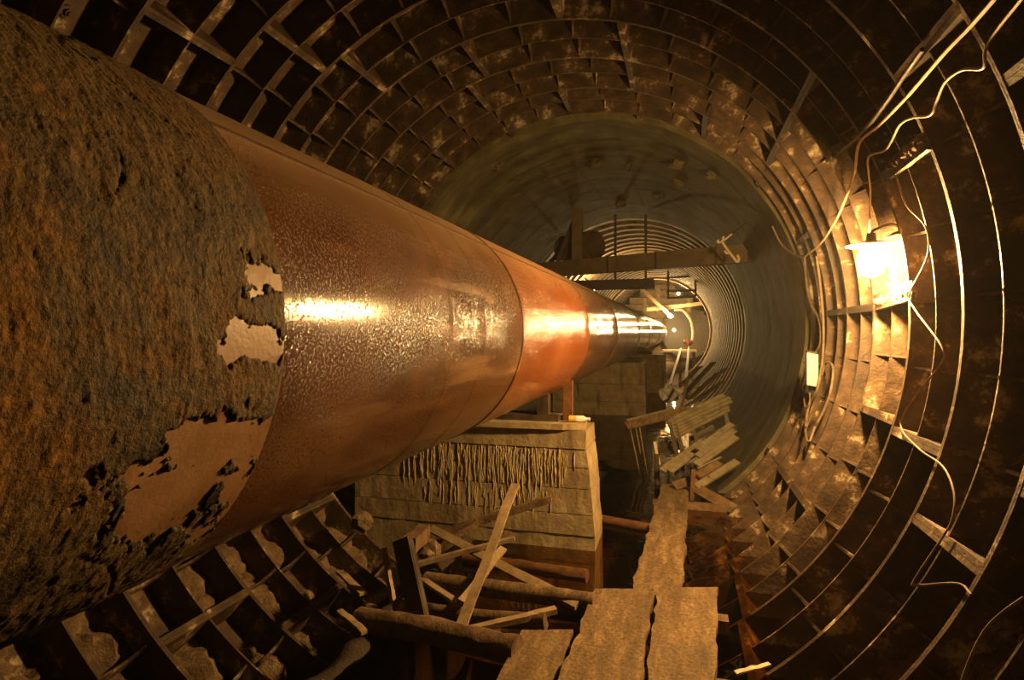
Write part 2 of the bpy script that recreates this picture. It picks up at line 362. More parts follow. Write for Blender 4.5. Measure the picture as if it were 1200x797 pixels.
# ------------------------------------------------------------------ far lined section and its end
far = thing('wall_far_lining', 'narrow ringed lining of the distant lamp-lit stretch of tunnel', 'tunnel lining', (AX, 0, AZ), kind='structure')
YC = 7.33 + 9 * .74
b = MB(); b.polar(0, 2 * math.pi, RS - .04, RS + .05, YC, 38, 64, AX, AZ); b.obj('lining_shell', IRON, far)
rm = MB(); rm.polar(0, 2 * math.pi, RI + .01, RS + .0, 0, .26, 64); RM = rm.mesh('lining_ring', PLKW)
y = YC + .1
while y < 29:
    o = bpy.data.objects.new('lining_ring', RM); COL.objects.link(o); o.parent = far; o.location = (0, y, 0); y += .73
fr = MB(); fr.polar(0, 2 * math.pi, RI - .09, RI + .06, 29.2, 29.5, 64, AX, AZ); tag(fr.obj('steel_ring_frame', PLKW), 'pale ring frame around the lit opening at the tunnel end', 'ring frame')
end = thing('wall_far_end', 'boarded bulkhead closing the lit far end of the tunnel', 'bulkhead', (AX, 36.5, AZ), kind='structure')
z = AZ - 2.6; k = 0
while z < AZ + 2.6:
    hgt = .42; q = max(abs(z - AZ), abs(z + hgt - AZ)); hw = math.sqrt(max(2.72 ** 2 - min(q, 2.6) ** 2, .3))
    MB().box((AX - hw, 36.4 + random.uniform(-.04, .04), z + .02), (AX + hw, 36.55, z + hgt - .015)).obj('plank', PLKW, end); z += hgt; k += 1
tag(MB().bar(at(758, 363, 31), at(829, 355, 31), .18, .18).obj('cross_bar', PLKW), 'pale horizontal bar across the lit opening at the far end', 'beam')
tag(MB().bar(at(751, 338, 30.5), at(788, 372, 30.5), .16, .14, (0, 1, 0)).obj('brace', PLKW), 'diagonal brace in the lit opening at the far end', 'brace')
dp = MB().tube([at(806, 391, 35.6), at(806, 391, 35.6) + Vector((0, .12, 0))], 1.42, 40); tag(dp.obj('round_shutter', DARKST), 'dark round shutter leaning behind the far lamps', 'shutter')
for (u0, v0, u1, v1, lab) in ((771, 335, 771, 366, 'dark upright timber in the far opening beside the brace'), (807, 350, 807, 366, 'short dark upright under the far crown'), (756, 349, 756, 366, 'thin dark upright at the pipe side of the far opening')):
    tag(MB().bar(at(u0, v0, 33.8), at(u1, v1, 33.8), .2, .2, (0, 1, 0)).obj('timber', DARKW), lab, 'timber')
hf = thing('hanging_frame', 'dark rectangular frame hanging before the far lights', 'frame', at(799, 345, 24))
for a, c in (((783, 318), (783, 350)), ((815, 318), (815, 347)), ((781, 342), (816, 340)), ((782, 350), (816, 347)), ((781, 326), (816, 323))):
    MB().bar(at(*a, 24), at(*c, 24), .09, .09, (0, 1, 0)).obj('frame_bar', DARKST, hf)
tag(MB().tube(spline([at(790, 363, 33), at(800, 364, 33), (at(809, 375, 33)), at(812, 390, 33), at(810, 403, 33), at(808, 408, 33)]), .06, 8).obj('hose', CABW), 'pale hose curving down in the far lit opening', 'hose')
ob = MB().blob(at(806, 401, 32.5), .22, amp=.5, sq=(1.1, .8, 1)); tag(ob.obj('bundle', RUST), 'small orange bundle lying on the far landing', 'bundle')
ld = thing('landing', 'small plank landing below the lamps at the far end', 'platform', (at(793, 412, 31).x, 31, 0))
MB().bar(at(776, 411, 31.5), at(816, 411, 31.5), 1.2, .10, (0, 0, 1)).obj('deck', PLKW, ld)
for u in (779, 797, 813): MB().bar(at(u, 412, 31.5), (at(u, 412, 31.5).x, 31.5, -.4), .14, .14).obj('post', DARKW, ld)
tag(MB().bar(at(798, 409, 29.5), at(785, 452, 20), .09, .09, n=3, jit=.01).obj('pole', STICK), 'slanting pole left of its pair below the far landing', 'pole')
tag(MB().bar(at(807, 409, 29.5), at(803, 450, 20), .09, .09, n=3, jit=.01).obj('pole', STICK), 'slanting pole right of its pair below the far landing', 'pole')
for (u, v, yy, e, lab) in ((785, 370, 30.2, 1, 'bright bare lamp beside the far end of the pipe'), (795, 344, 31.0, .5, 'bare lamp high under the crown of the far opening'), (790, 387, 33.5, .5, 'bare lamp low behind the end of the pipe')):
    p = at(u, v, yy); l = thing('far_lamp', lab, 'lamp', p, 'bare lamps at the far end')
    MB().blob(p, .085 * (e ** .5), 8, 12, 0).obj('bulb', FBULB, l, True); MB().tube([p + Vector((0, .07, .05)), p + Vector((0, .16, .14))], .04, 8).obj('socket', DARKST, l)

p = Vector((-2.75, 19.5, 3.30)); l = thing('far_lamp', 'unseen lamp added behind the pipe to light the distant rings', 'lamp', p, 'bare lamps at the far end')  # out of sight, added to brighten the far lining rings
MB().blob(p, .055, 8, 12, 0).obj('bulb', FBULB, l, True); MB().tube([p + Vector((-.05, 0, .05)), p + Vector((-.3, 0, .35))], .03, 8).obj('socket', DARKST, l)
# ------------------------------------------------------------------ water
wq = MB().add([(-1.80, .3, 0), (.62, .3, 0), (.62, 36.4, 0), (-2.95, 36.4, 0), (-2.95, 5.3, 0), (-1.80, 5.3, 0)], [(0, 1, 2, 3, 4, 5)]).obj('floor_water', WATER)
tag(wq, 'still murky brown water covering the tunnel floor', 'water', kind='structure')

vs = []; fs = []
for j in range(121):
    yy = .2 + (5.3 - .2) * j / 120
    for i in range(17):
        q = i / 16 * 2 - 1; x = -1.86 + q * .30 + .06 * noise.noise(Vector((yy * 1.5, 2, 0))); p = Vector((x, yy, 0))
        z = .035 - .62 * abs(q) ** 1.8 + .05 * noise.fractal(p * 5, .9, 2.1, 4); vs.append((x, yy, z))
for j in range(120):
    for i in range(16): a = j * 17 + i; fs.append((a, a + 1, a + 18, a + 17))
tag(MB().add(vs, fs).obj('silt_bank', MUD, None, True), 'dark muddy bank holding the water back from the lower ribs', 'mud', kind='stuff')

# ------------------------------------------------------------------ the big pipe
pipe = thing('steel_pipe', 'huge red-brown steel pipe running the length of the tunnel', 'pipe', (PX, 0, PZ))
def pipe_section(y0, y1, mat, r=PR, seg=128, ny=1):
    b = MB(); vs = []; fs = []
    for j in range(ny + 1):
        yy = y0 + (y1 - y0) * j / ny
        for i in range(seg):
            a = 2 * math.pi * i / seg; vs.append((PX + r * math.cos(a), yy, PZ + r * math.sin(a)))
    for j in range(ny):
        for i in range(seg): fs.append((j * seg + i, j * seg + (i + 1) % seg, (j + 1) * seg + (i + 1) % seg, (j + 1) * seg + i))
    fs += [tuple(range(seg)), tuple(range(ny * seg, (ny + 1) * seg))]
    return b.add(vs, fs).obj('pipe_section', mat, pipe, True)
YE = onpipe(333, 400, PR)[0]
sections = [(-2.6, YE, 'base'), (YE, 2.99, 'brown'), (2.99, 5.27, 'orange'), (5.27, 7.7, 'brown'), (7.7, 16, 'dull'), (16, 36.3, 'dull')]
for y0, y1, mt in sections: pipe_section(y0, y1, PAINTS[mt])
for yy, wd, hh, m in ((2.05, .10, .0009, PAINTS['brown']), (2.40, .08, .0009, PAINTS['brown']), (2.99, .030, .004, PAINTS['brown']), (5.27, .02, .003, PAINTS['orange']), (7.7, .05, .008, WELD), (11.9, .05, .008, WELD), (16, .07, .012, WELD), (23, .07, .012, WELD), (30, .08, .012, WELD)):
    MB().polar(0, 2 * math.pi, PR - .02, PR + hh, yy - wd / 2, yy + wd / 2, 128, PX, PZ).obj('weld_seam', m, pipe, True)
ta = onpipe(400, 213, PR)[1]
MB().polar(ta - .008, ta + .008, PR - .01, PR + .004, YE - .1, 36.3, 2, PX, PZ).obj('long_seam', WELD, pipe)
# flaking crust over the nearest length, peeled through to the primer in patches
def coat():
    holes = [(onpipe(u, v, PR), ru, rv) for u, v, ru, rv in ((300, 325, .055, .032), (300, 402, .075, .036), (322, 330, .04, .015), (270, 520, .18, .055), (225, 570, .14, .09), (300, 580, .15, .09), (190, 600, .05, .07), (320, 500, .12, .03))]
    na, ny = 420, 300; vs = []; fs = []
    aa = [-math.pi * .62 + 1.24 * math.pi * i / na for i in range(na + 1)]
    yy0, yy1 = .30, YE
    yl = [-2.6, -1.5, -.6, 0.0] + [yy0 + (yy1 - yy0) * j / ny for j in range(ny + 1)]
    M = len(yl)
    for a in aa:
        for yv in yl:
            p = Vector((math.cos(a) * PR, yv, math.sin(a) * PR))
            h = .007 + .0035 * noise.fractal(p * 5, 0.8, 2.0, 4) + .0030 * noise.fractal(Vector((p.x * 16, p.y * 26, p.z * 14)), 0.5, 2.2, 5) + .0014 * noise.noise(Vector((p.x * 60, p.y * 85, p.z * 55)))
            cr = noise.noise(Vector((p.x * 3.0, p.y * 3.0, p.z * 3.0)) + Vector((9, 2, 4)))
            if abs(cr) < .012 and noise.noise(p * 1.7) > .15: h -= .004 * (1 - abs(cr) / .012)
            g = min(1.0, max(0.0, (YE - yv) / .16)); h = h * (.55 + .45 * g)
            jag = .75 * noise.fractal(p * 15, 0.5, 2.1, 5)
            for (hy, ha), ru, rv in holes:
                d = math.hypot((yv - hy) / ru, (a - ha) * PR / rv) - 1 + jag
                if d < .16: h = min(h, -.004 + max(d, 0) / .16 * .011 if d > 0 else -.004)
            edge = YE - yv
            if edge < .02: h = min(h, .002 + edge * .45)
            r = PR + max(h, -.004); vs.append((PX + r * math.cos(a), yv, PZ + r * math.sin(a)))
    for i in range(na):
        for j in range(M - 1): fs.append((i * M + j, i * M + j + 1, (i + 1) * M + j + 1, (i + 1) * M + j))
    me = bpy.data.meshes.new('corroded_crust'); me.from_pydata(vs, [], fs); me.materials.append(COAT); me.update()
    me.polygons.foreach_set('use_smooth', [True] * len(me.polygons))
    o = bpy.data.objects.new('corroded_crust', me); COL.objects.link(o); o.parent = pipe; o.location = (-PX, 0, -PZ)
    o['label'] = 'flaking dark brown rust crust with peeled patches'
coat()

# ------------------------------------------------------------------ support blocks
def support(name, label, yf, yb, xl, xr_top, xr_bot, ztop, lifts, wob=.006, drips=0, zbot=-.75):
    t = thing(name, label, 'concrete block', ((xl + xr_bot) / 2, (yf + yb) / 2, 0))
    zs = [zbot] + lifts + [ztop]
    for i in range(len(zs) - 1):
        z0, z1 = zs[i] + .004, zs[i + 1] - .004; off = random.uniform(0, .010)
        n = 40; vs = []; fs = []
        def xr(z): return xr_bot + (xr_top - xr_bot) * max(0, min(1, z / ztop))
        for (yy, sgn) in ((yf, 1), (yb, -1)):
            for k in range(n + 1):
                tt = k / n
                for zz in (z0, z1):
                    x = xl + (xr(zz) - xl) * tt
                    e = wob * noise.noise(Vector((x * 9, yy, zz * 7 + i)))
                    if k == n: x += .018 * noise.noise(Vector((3, yy * 2, zz * 11)))
                    vs.append((x, yy + sgn * (off + e), zz + (.012 * noise.noise(Vector((x * 5, 1, zz))) if zz == z1 and i == len(zs) - 2 else 0)))
        m = n + 1
        for k in range(n):
            a = 2 * k; bq = 2 * m + 2 * k
            fs += [(a, a + 2, a + 3, a + 1), (bq, bq + 1, bq + 3, bq + 2), (a + 1, a + 3, bq + 3, bq + 1), (a, bq, bq + 2, a + 2)]
        fs += [(2 * n, 2 * n + 1, 2 * m + 2 * n + 1, 2 * m + 2 * n), (0, 2 * m, 2 * m + 1, 1)]
        MB().add(vs, fs).obj('concrete_lift', BLOCK, t)
    for k in range(drips):
        x = random.triangular(xl + .35, xr_bot - .12, -1.5); zt = random.choice((.83, .83, .8, .66, .5)) * ztop + random.uniform(-.06, .03); ln = random.uniform(.06, .34)
        pts = [(x + random.uniform(-.006, .006), yf + .006, zt - ln * q / 5) for q in range(6)]
        MB().tube(pts, [.002, .006, .005, .007, .004, .002], 5, jit=.3).obj('lime_drip', DRIP, t)
    return t
ZT = CZ + ray(686, 505)[1] * 5.07
blk = support('pipe_support_block', 'near board-marked concrete block streaked with lime drips under the pipe', 5.07, 5.60, -3.0, -.79, -.705, ZT, [.12, .30, .52, .70, .86], .006, 230)
b = MB().slab([(-2.2, 5.02), (-1.5, 5.03), (-.98, 5.05), (-.80, 5.12), (-.84, 5.5), (-2.2, 5.5)], ZT + .002, ZT + .05); b.obj('cap_slab', BLOCK, blk)
support('pipe_support_block', 'second concrete block under the pipe, standing in dark water behind the lime-streaked one', 13.6, 14.2, -3.0, -.80, -.76, CZ - PR - .06, [.3, .7], .004)
support('pipe_support_block', 'farthest concrete block under the pipe, a narrow dark edge past the second', 19.0, 19.6, -3.0, -.50, -.46, CZ - PR - .06, [.5], .004)
tag(MB().box((-1.9, 13.7, CZ - PR - .06), (-.9, 14.1, CZ - PR + .03)).obj('saddle_plate', DARKST), 'dark saddle plate between the pipe and the second block', 'plate')
tag(MB().box((-1.9, 19.1, CZ - PR - .06), (-.9, 19.5, CZ - PR + .03)).obj('saddle_plate', DARKST), 'dark saddle plate between the pipe and the farthest block', 'plate')
def rest(x, y0, y1, z0):
    # a post reaching from the slab up to the round underside of the pipe
    zp = PZ - math.sqrt(max(PR * PR - (x - PX) ** 2, 0)) + .012; return zp
px = -.985
pp = MB(); pp.box((px - .04, 5.28, ZT + .05), (px + .04, 5.36, rest(px, 0, 0, 0))); tag(pp.obj('prop', RUST), 'short orange prop between the streaked block and the pipe', 'prop')
cr = thing('pipe_cradle', 'low dark cradle the pipe rests on atop the streaked block', 'cradle', (PX, 5.3, ZT))
MB().box((-1.75, 5.18, ZT + .05), (-1.05, 5.46, ZT + .10)).obj('base_plate', DARKST, cr)
for x in (-1.6, -1.2):
    MB().box((x - .05, 5.22, ZT + .10), (x + .05, 5.42, rest(x, 0, 0, 0))).obj('riser', DARKST, cr)
tag(MB().bar(Vector((-1.25, 5.24, ZT + .115)), Vector((-1.02, 5.22, ZT + .115)), .02, .015).obj('flat_bar', GREYST), 'thin pale strip lying on the streaked block', 'strip')
bt = thing('bottle', 'clear plastic bottle with yellow contents lying on the block corner', 'bottle', (-.88, 5.2, ZT + .05))
MB().tube([(-.96, 5.20, ZT + .08), (-.955, 5.20, ZT + .08), (-.90, 5.205, ZT + .08), (-.895, 5.205, ZT + .08)], [.02, .03, .03, .03], 12).obj('contents', YELLOW, bt, True)
MB().tube([(-.895, 5.205, ZT + .08), (-.83, 5.21, ZT + .08), (-.805, 5.212, ZT + .08), (-.79, 5.213, ZT + .08)], [.03, .03, .014, .013], 12).obj('shell', SHEET, bt, True)
MB().tube([(-.79, 5.213, ZT + .08), (-.772, 5.214, ZT + .08)], .016, 12).obj('cap', WHITE, bt, True)

# ------------------------------------------------------------------ plank walkway
ZB = .13
def board(pix, label, ztop=ZB, th=.05, jag=.011):
    P = [atz(u, v, ztop) for u, v in pix]; out = []
    for i in range(len(P)):
        a, c = P[i], P[(i + 1) % len(P)]; n = max(2, int((c - a).length / .05)); side = Vector((-(c - a).y, (c - a).x, 0)).normalized()
        long = abs((c - a).y) > abs((c - a).x)
        for k in range(n):
            p = a.lerp(c, k / n); d = (jag * 2 * noise.noise(p * 6 + Vector((i * 7, 0, 0))) + jag * noise.noise(p * 25)) * (1 if long else .3); out.append(p + side * d)
    o = MB().slab([(p.x, p.y) for p in out], ztop - th, ztop).obj('walkway_plank', WOOD)
    return tag(o, label, 'plank', 'walkway planks')
board([(737, 697), (798, 697), (808, 567), (776, 567)], 'long wooden walkway plank leading away to the scrap pile', ZB - .055)
board([(612, 900), (737, 900), (766, 690), (697, 690)], 'wide walkway plank between the short one and the one by the right ribs', ZB)
board([(744, 900), (834, 900), (842, 688), (771, 688)], 'wide walkway plank nearest the right wall ribs', ZB)
board([(545, 870), (628, 870), (672, 738), (612, 738)], 'short split walkway plank at the debris side', ZB - .04)
for (y, lab) in ((3.2, 'wet bearer under the near end of the walkway planks'), (3.95, 'wet bearer under the far end of the near walkway planks')):
    tag(MB().bar((-.85, y, ZB - .115), (.28, y, ZB - .115), .10, .13).obj('bearer', DARKW), lab, 'timber')
tag(MB().bar((-.3, 6.6, -.05), (.45, 6.6, -.05), .10, .22).obj('bearer', DARKW), 'wet bearer under the far end of the long walkway plank', 'timber')

# ------------------------------------------------------------------ debris between block and walkway
def batten(a, c, wd, th, label, mat=STICK, name='batten', up=(0, 0, 1), cat='batten'):
    return tag(MB().bar(a, c, wd, th, up, 5, .004).obj(name, mat), label, cat, 'debris battens' if cat == 'batten' else None)
def log(pts, r, label, mat=DARKW, name='log', cat='log', jit=.08):
    P = spline(pts, 5); return tag(MB().tube(P, r, 12, True, jit).obj(name, mat, None, True), label, cat)
batten(at(604, 568, 4.25), at(538, 741, 3.28), .062, .028, 'pale batten leaning steeply across the others before the block', up=(0, -1, .3))
batten(at(505, 620, 4.55), at(677, 709, 3.80), .065, .03, 'long batten sloping down from the block towards the walkway', up=(0, -.7, 1))
batten(at(646, 585, 4.75), at(511, 627, 4.55), .055, .05, 'square batten jutting up in front of the block face', DARKW, up=(0, 0, 1))
batten(at(603, 631, 4.35), at(486, 662, 4.15), .05, .03, 'thin batten lying below the jutting square one')
batten(at(590, 643, 4.15), at(541, 706, 3.6), .055, .025, 'bowed lath behind the steep pale batten', up=(0, -1, .3))
batten(at(652, 715, 3.62), at(541, 741, 3.34), .05, .035, 'batten lying flat beside the short walkway plank')
batten(at(488, 675, 4.0), at(532, 704, 3.7), .05, .025, 'short pale lath beside the dark angle post')
batten(at(450, 643, 3.9), at(461, 706, 3.55), .03, .03, 'thin upright lath behind the dark angle post', up=(0, 1, 0))
batten(at(398, 670, 3.7), at(426, 696, 3.45), .05, .02, 'short lath end resting on the ribs left of the post')
batten(at(398, 716, 3.2), at(427, 742, 3.05), .04, .02, 'broken lath end low on the ribs near the mossy log')
batten(at(560, 612, 4.6), at(480, 655, 4.4), .05, .05, 'dark square batten end behind the sloping long batten', DARKW)
ap = thing('angle_post', 'dark rusty steel angle post standing among the battens', 'post', at(490, 730, 3.45))
pa, pc = at(469, 632, 3.6), at(490, 732, 3.42)
MB().bar(pa, pc, .12, .012, (0, 1, 0)).obj('flange', DARKST, ap)
d = Vector((.062, .022, 0)); MB().bar(pa + d, pc + d, .012, .045, (0, 1, 0)).obj('web', DARKST, ap)
tag(MB().bar(at(478, 640, 3.75), at(497, 622, 4.2), .10, .10, n=3, jit=.01).obj('timber_stub', DARKW), 'dark broken timber stub beside the angle post', 'timber')
log([at(420, 726, 3.35), at(500, 738, 3.3), at(560, 752, 3.25), at(606, 762, 3.2)], [.075] * 16, 'thick mossy log lying low in front of the battens', DARKW)
log([at(500, 680, 4.0), at(560, 688, 3.95), at(640, 698, 3.9), at(697, 706, 3.85)], [.06] * 16, 'pale straight log half sunk beside the walkway end', WOOD)
log([at(545, 655, 4.6), at(610, 664, 4.5), at(688, 675, 4.42)], [.05] * 11, 'rust-brown log floating just below the block', RUST)
log([at(480, 712, 3.7), at(560, 724, 3.6), at(640, 728, 3.55)], [.05] * 11, 'dark sunken log between the pale log and the mossy log', DARKW)
tag(MB().tube([atz(690, 606, .02), atz(765, 620, .02)], .045, 10).obj('rusty_tube', RUST, None, True), 'rusty tube lying in the water between block and walkway', 'tube')
for (u, v, Y, r, lab) in ((505, 645, 4.3, .09, 'pale stone lump under the sloping batten'), (470, 712, 3.5, .06, 'small stone lump at the foot of the angle post'), (424, 612, 4.6, .10, 'rubble lump on the ribs below the pipe')):
    tag(MB().blob(at(u, v, Y), r, amp=.4).obj('stone', SILT), lab, 'stone')

# ------------------------------------------------------------------ scrap stack on the right
YS = 7.9
def slat(u0, v0, u1, v1, Y0_, Y1_, wd, th, label, mat=GREYST, up=(0, -.55, .8), name='slat', cat='slat'):
    return tag(MB().bar(at(u0, v0, Y0_), at(u1, v1, Y1_), wd, th, up).obj(name, mat), label, cat, 'scrap slats')
order = ['topmost', 'second', 'third', 'fourth', 'fifth', 'lowest']
for k in range(6):
    slat(783 + k * 1.5, 494 + k * 3.6, 848 + k * 1.2 + (6 if k in (1, 2) else 0), 463 + k * 3.4, 7.9, 8.5, .06, .022, order[k] + ' of the six parallel steel slats stacked on the scrap trestle')
slat(733, 499, 806, 481, 8.2, 8.6, .13, .03, 'long brown board jutting left from the scrap trestle', WOOD, name='board', cat='board')
slat(734, 493, 790, 479, 8.5, 8.8, .04, .02, 'thin rod along the upper edge of the jutting brown board')
slat(776, 552, 824, 517, 7.35, 7.9, .09, .025, 'grey slat lying lowest left against the scrap trestle')
slat(785, 553, 828, 521, 7.3, 7.8, .07, .02, 'grey slat beside the lowest left one')
slat(817, 527, 858, 497, 7.5, 8.0, .08, .022, 'uppermost of three grey slats fanned at the wall')
slat(817, 535, 861, 504, 7.4, 7.9, .08, .022, 'middle of three grey slats fanned at the wall')
slat(816, 545, 863, 512, 7.3, 7.8, .09, .022, 'lower of three grey slats fanned at the wall')
slat(818, 549, 845, 536, 7.2, 7.5, .02, .02, 'thin rod below the fanned slats')
slat(817, 558, 844, 543, 7.1, 7.4, .09, .03, 'short pale offcut under the fanned slats', WOOD)
slat(816, 571, 864, 541, 7.0, 7.5, .09, .03, 'long pale slat lying nearest the iron ribs', GREYST)
slat(790, 570, 830, 556, 7.05, 7.2, .12, .02, 'dark board at the head of the long walkway plank', DARKW)
slat(815, 572, 860, 597, 7.0, 6.6, .14, .02, 'dark sheet edge running down towards the ribs', DARKW)
tr = thing('scrap_trestle', 'dark steel trestle carrying the stacked slats', 'trestle', at(815, 545, 8.1))
for a, c, Ya, Yc in (((784, 494), (793, 530), 7.9, 7.85), ((850, 484), (856, 510), 8.45, 8.4), ((812, 503), (826, 540), 8.1, 8.0), ((791, 497), (800, 528), 7.95, 7.9), ((808, 515), (836, 500), 8.2, 8.3)):
    MB().bar(at(*a, Ya), at(*c, Yc), .05, .05, (0, 1, 0)).obj('strut', DARKST, tr)
MB().bar(at(785, 520, 8.1), at(862, 500, 8.5), .05, .05).obj('rail', DARKST, tr)
for a, c, Ya in (((793, 528), (795, 575), 7.85), ((826, 538), (826, 566), 8.0), ((800, 528), (803, 570), 7.9)):
    p = at(*a, Ya); MB().bar(p, (p.x, p.y, -.15), .05, .05, (0, 1, 0)).obj('leg', DARKST, tr)
sh = MB(); n = 9; vs = []; fs = []
for i in range(n):
    for j in range(n):
        p = at(793 + 14 * i / (n - 1), 508 + 19 * j / (n - 1), 8.05); p.y += .09 * noise.noise(Vector((i * .6, j * .6, 4))); vs.append(p)
for i in range(n - 1):
    for j in range(n - 1): fs.append((i * n + j, i * n + j + 1, (i + 1) * n + j + 1, (i + 1) * n + j))
tag(sh.add(vs, fs).obj('plastic_sheet', SHEET, None, True), 'crumpled white plastic sheet caught under the scrap slats', 'sheet')
bpy.data.objects['plastic_sheet'].modifiers.new('thickness', 'SOLIDIFY').thickness = .006
for k, (u0, v0, u1, v1, lab) in enumerate(((738, 500, 752, 545, 'leftmost thin rod hanging from the jutting board into water'), (745, 501, 757, 540, 'second thin rod hanging from the jutting board'), (749, 498, 760, 541, 'third thin rod hanging from the jutting board'))):
    p0, p1 = at(u0, v0, 8.25), at(u1, v1, 8.0); tag(MB().tube([p0, p1.lerp(Vector((p1.x, p1.y, -.1)), 1.0)], .010, 6).obj('rod', CABD), lab, 'rod', 'hanging rods')
p = at(769, 532, 7.6); tag(MB().tube([p, (p.x + .03, 7.5, -.3)], .03, 8).obj('stake', DARKST), 'dark stake standing in water left of the long plank', 'stake')
p = at(767, 518, 7.7); tag(MB().bar(p, at(773, 545, 7.6), .03, .03, (0, 1, 0)).obj('pale_lath', CABW), 'pale splinter leaning on the dark stake', 'lath')
p = at(813, 550, 7.0); tag(MB().bar(p, (at(810, 600, 6.5).x, 6.9, -.2), .045, .045, (0, 1, 0)).obj('stake', RUST), 'rusty stake standing right of the long plank', 'stake')
for k, (u0, v0, u1, v1, Y) in enumerate(((802, 462, 836, 425, 12), (808, 468, 842, 437, 11.5), (815, 470, 846, 448, 11), (800, 450, 820, 430, 13), (806, 475, 826, 462, 10.5), (822, 455, 850, 432, 12))):
    lab = ('steep dark offcut leaning on the far wall', 'long dark offcut leaning beside the steep one', 'offcut lying above the scrap trestle', 'offcut farthest along the water edge', 'short offcut just behind the slats', 'outer offcut highest on the concrete wall')[k]
    tag(MB().bar(at(u0, v0, Y), at(u1, v1, Y + .8), .14, .03, (-.5, -.3, .8)).obj('offcut', BEAMC if k % 2 else CONC), lab, 'offcut', 'far offcuts')
tag(MB().bar(at(798, 481, 9.6), at(806, 443, 11.5), .04, .04, (0, 1, 0)).obj('pole', STICK), 'thin pole leaning behind the jutting brown board', 'pole')
tag(MB().blob(at(783, 462, 13), .18, amp=.9, sq=(1, .5, 1)).obj('plastic_bag', SHEET), 'white plastic scrap lying at the far water edge', 'bag')

# ------------------------------------------------------------------ beam, duct and posts at the end of the concrete
A_, B_ = Vector((-3.72, 12.55, 0)), Vector((1.06, 10.48, 0)); zb = CZ + ray(780, 304)[1] * 10.95
bm_ = thing('cross_beam', 'long brown box beam spanning the concrete tunnel above the pipe', 'beam', (AX, 11.4, zb))
cuts = [0, .50, .69, .90, 1]
for k in range(4):
    a = A_.lerp(B_, cuts[k] + .001); c = A_.lerp(B_, cuts[k + 1] - .001); a.z = c.z = zb
    MB().bar(a, c, .16, .30).obj('beam_length', BEAMC, bm_)
for q in (.5, .69, .9):
    a = A_.lerp(B_, q - .004); c = A_.lerp(B_, q + .004); a.z = c.z = zb; MB().bar(a, c, .17, .312).obj('splice', DARKST, bm_)
dc = at(683, 289, 12.2); dc.z = zb + .15 + .31; dx = Vector((.80, -.60, 0)).normalized()
du = thing('ventilation_duct', 'open-ended sheet metal duct lying on the cross beam behind the pipe', 'duct', (dc.x, dc.y, dc.z - .3))
vs = []; fs = []; S = 32; e1 = dx.cross(Vector((0, 0, 1))); e2 = Vector((0, 0, 1))
for (off, r) in ((0, .30), (-.9, .30), (-.9, .285), (0, .285)):
    for k in range(S):
        a = 2 * math.pi * k / S; vs.append(dc + dx * (off + .35) + e1 * math.cos(a) * r + e2 * math.sin(a) * r)
for q in range(4):
    for k in range(S): fs.append((q * S + k, q * S + (k + 1) % S, ((q + 1) % 4) * S + (k + 1) % S, ((q + 1) % 4) * S + k))
MB().add(vs, fs).obj('duct_shell', BEAMC, du, True)
MB().tube([dc - dx * .55, dc - dx * .50], .284, 24).obj('back_plate', DARKST, du)
t1 = A_.lerp(B_, .36); tag(MB().bar((t1.x, t1.y, zb + .15), (t1.x, t1.y, AZ + math.sqrt(max(2.5 ** 2 - (t1.x - AX) ** 2, 0))), .2, .16, (0, 1, 0)).obj('timber_post', BEAMC), 'upright brown post on the beam beside the duct', 'post')
t2 = A_.lerp(B_, .27); tag(MB().bar((t2.x, t2.y, zb + .15), (t2.x + .35, t2.y, zb + 1.0), .1, .08, (0, 1, 0)).obj('slanted_bar', DARKST), 'dark slanted bar on the beam behind the pipe crest', 'bar')
pl = thing('platform', 'dark plank platform hanging below the cross beam', 'platform', (-2, 13, at(760, 334, 13).z))
MB().box((-3.5, 12.9, at(760, 337, 13).z), (at(766, 334, 13).x, 13.5, at(760, 327, 13).z)).obj('deck', DARKST, pl)
for x in (-2.6, -1.4, -.75): MB().bar((x, 13.2, at(760, 327, 13).z), (x, 13.2, AZ + math.sqrt(2.5 ** 2 - (x - AX) ** 2)), .05, .05, (0, 1, 0)).obj('hanger', DARKST, pl)

# ------------------------------------------------------------------ rod with hooks
rp = [onwall(1081, 58, RI - .02), onwall(1000, 165, RI - .06), at(930, 215, 7.3), at(858, 274, 9.2), at(847, 287, 9.4)]
tag(MB().tube(spline([rp[0], rp[1], rp[2], rp[3]], 4), .012, 8).obj('suspension_rod', DARKST), 'dark rod running from the ribbed wall down towards the beam', 'rod')
hk = thing('hook_rack', 'pale triple wire hook hanging from the end of the dark rod', 'hook', at(858, 290, 9.2))
MB().tube(spline([at(846, 283, 9.2), at(852, 292, 9.2), at(859, 301, 9.2), at(864, 307, 9.2), at(866, 303, 9.2), at(864, 299, 9.2)]), .018, 6).obj('main_hook', CABW, hk)
MB().tube(spline([at(848, 277, 9.2), at(846, 283, 9.2), at(841, 284, 9.2), at(842, 281, 9.2)]), .016, 6).obj('upper_hook', CABW, hk)
MB().tube(spline([at(855, 295, 9.2), at(852, 297, 9.2), at(849, 294, 9.2)]), .016, 6).obj('middle_hook', CABW, hk)
MB().tube([at(858, 274, 9.2), at(848, 282, 9.2)], .014, 6).obj('eye', CABW, hk)

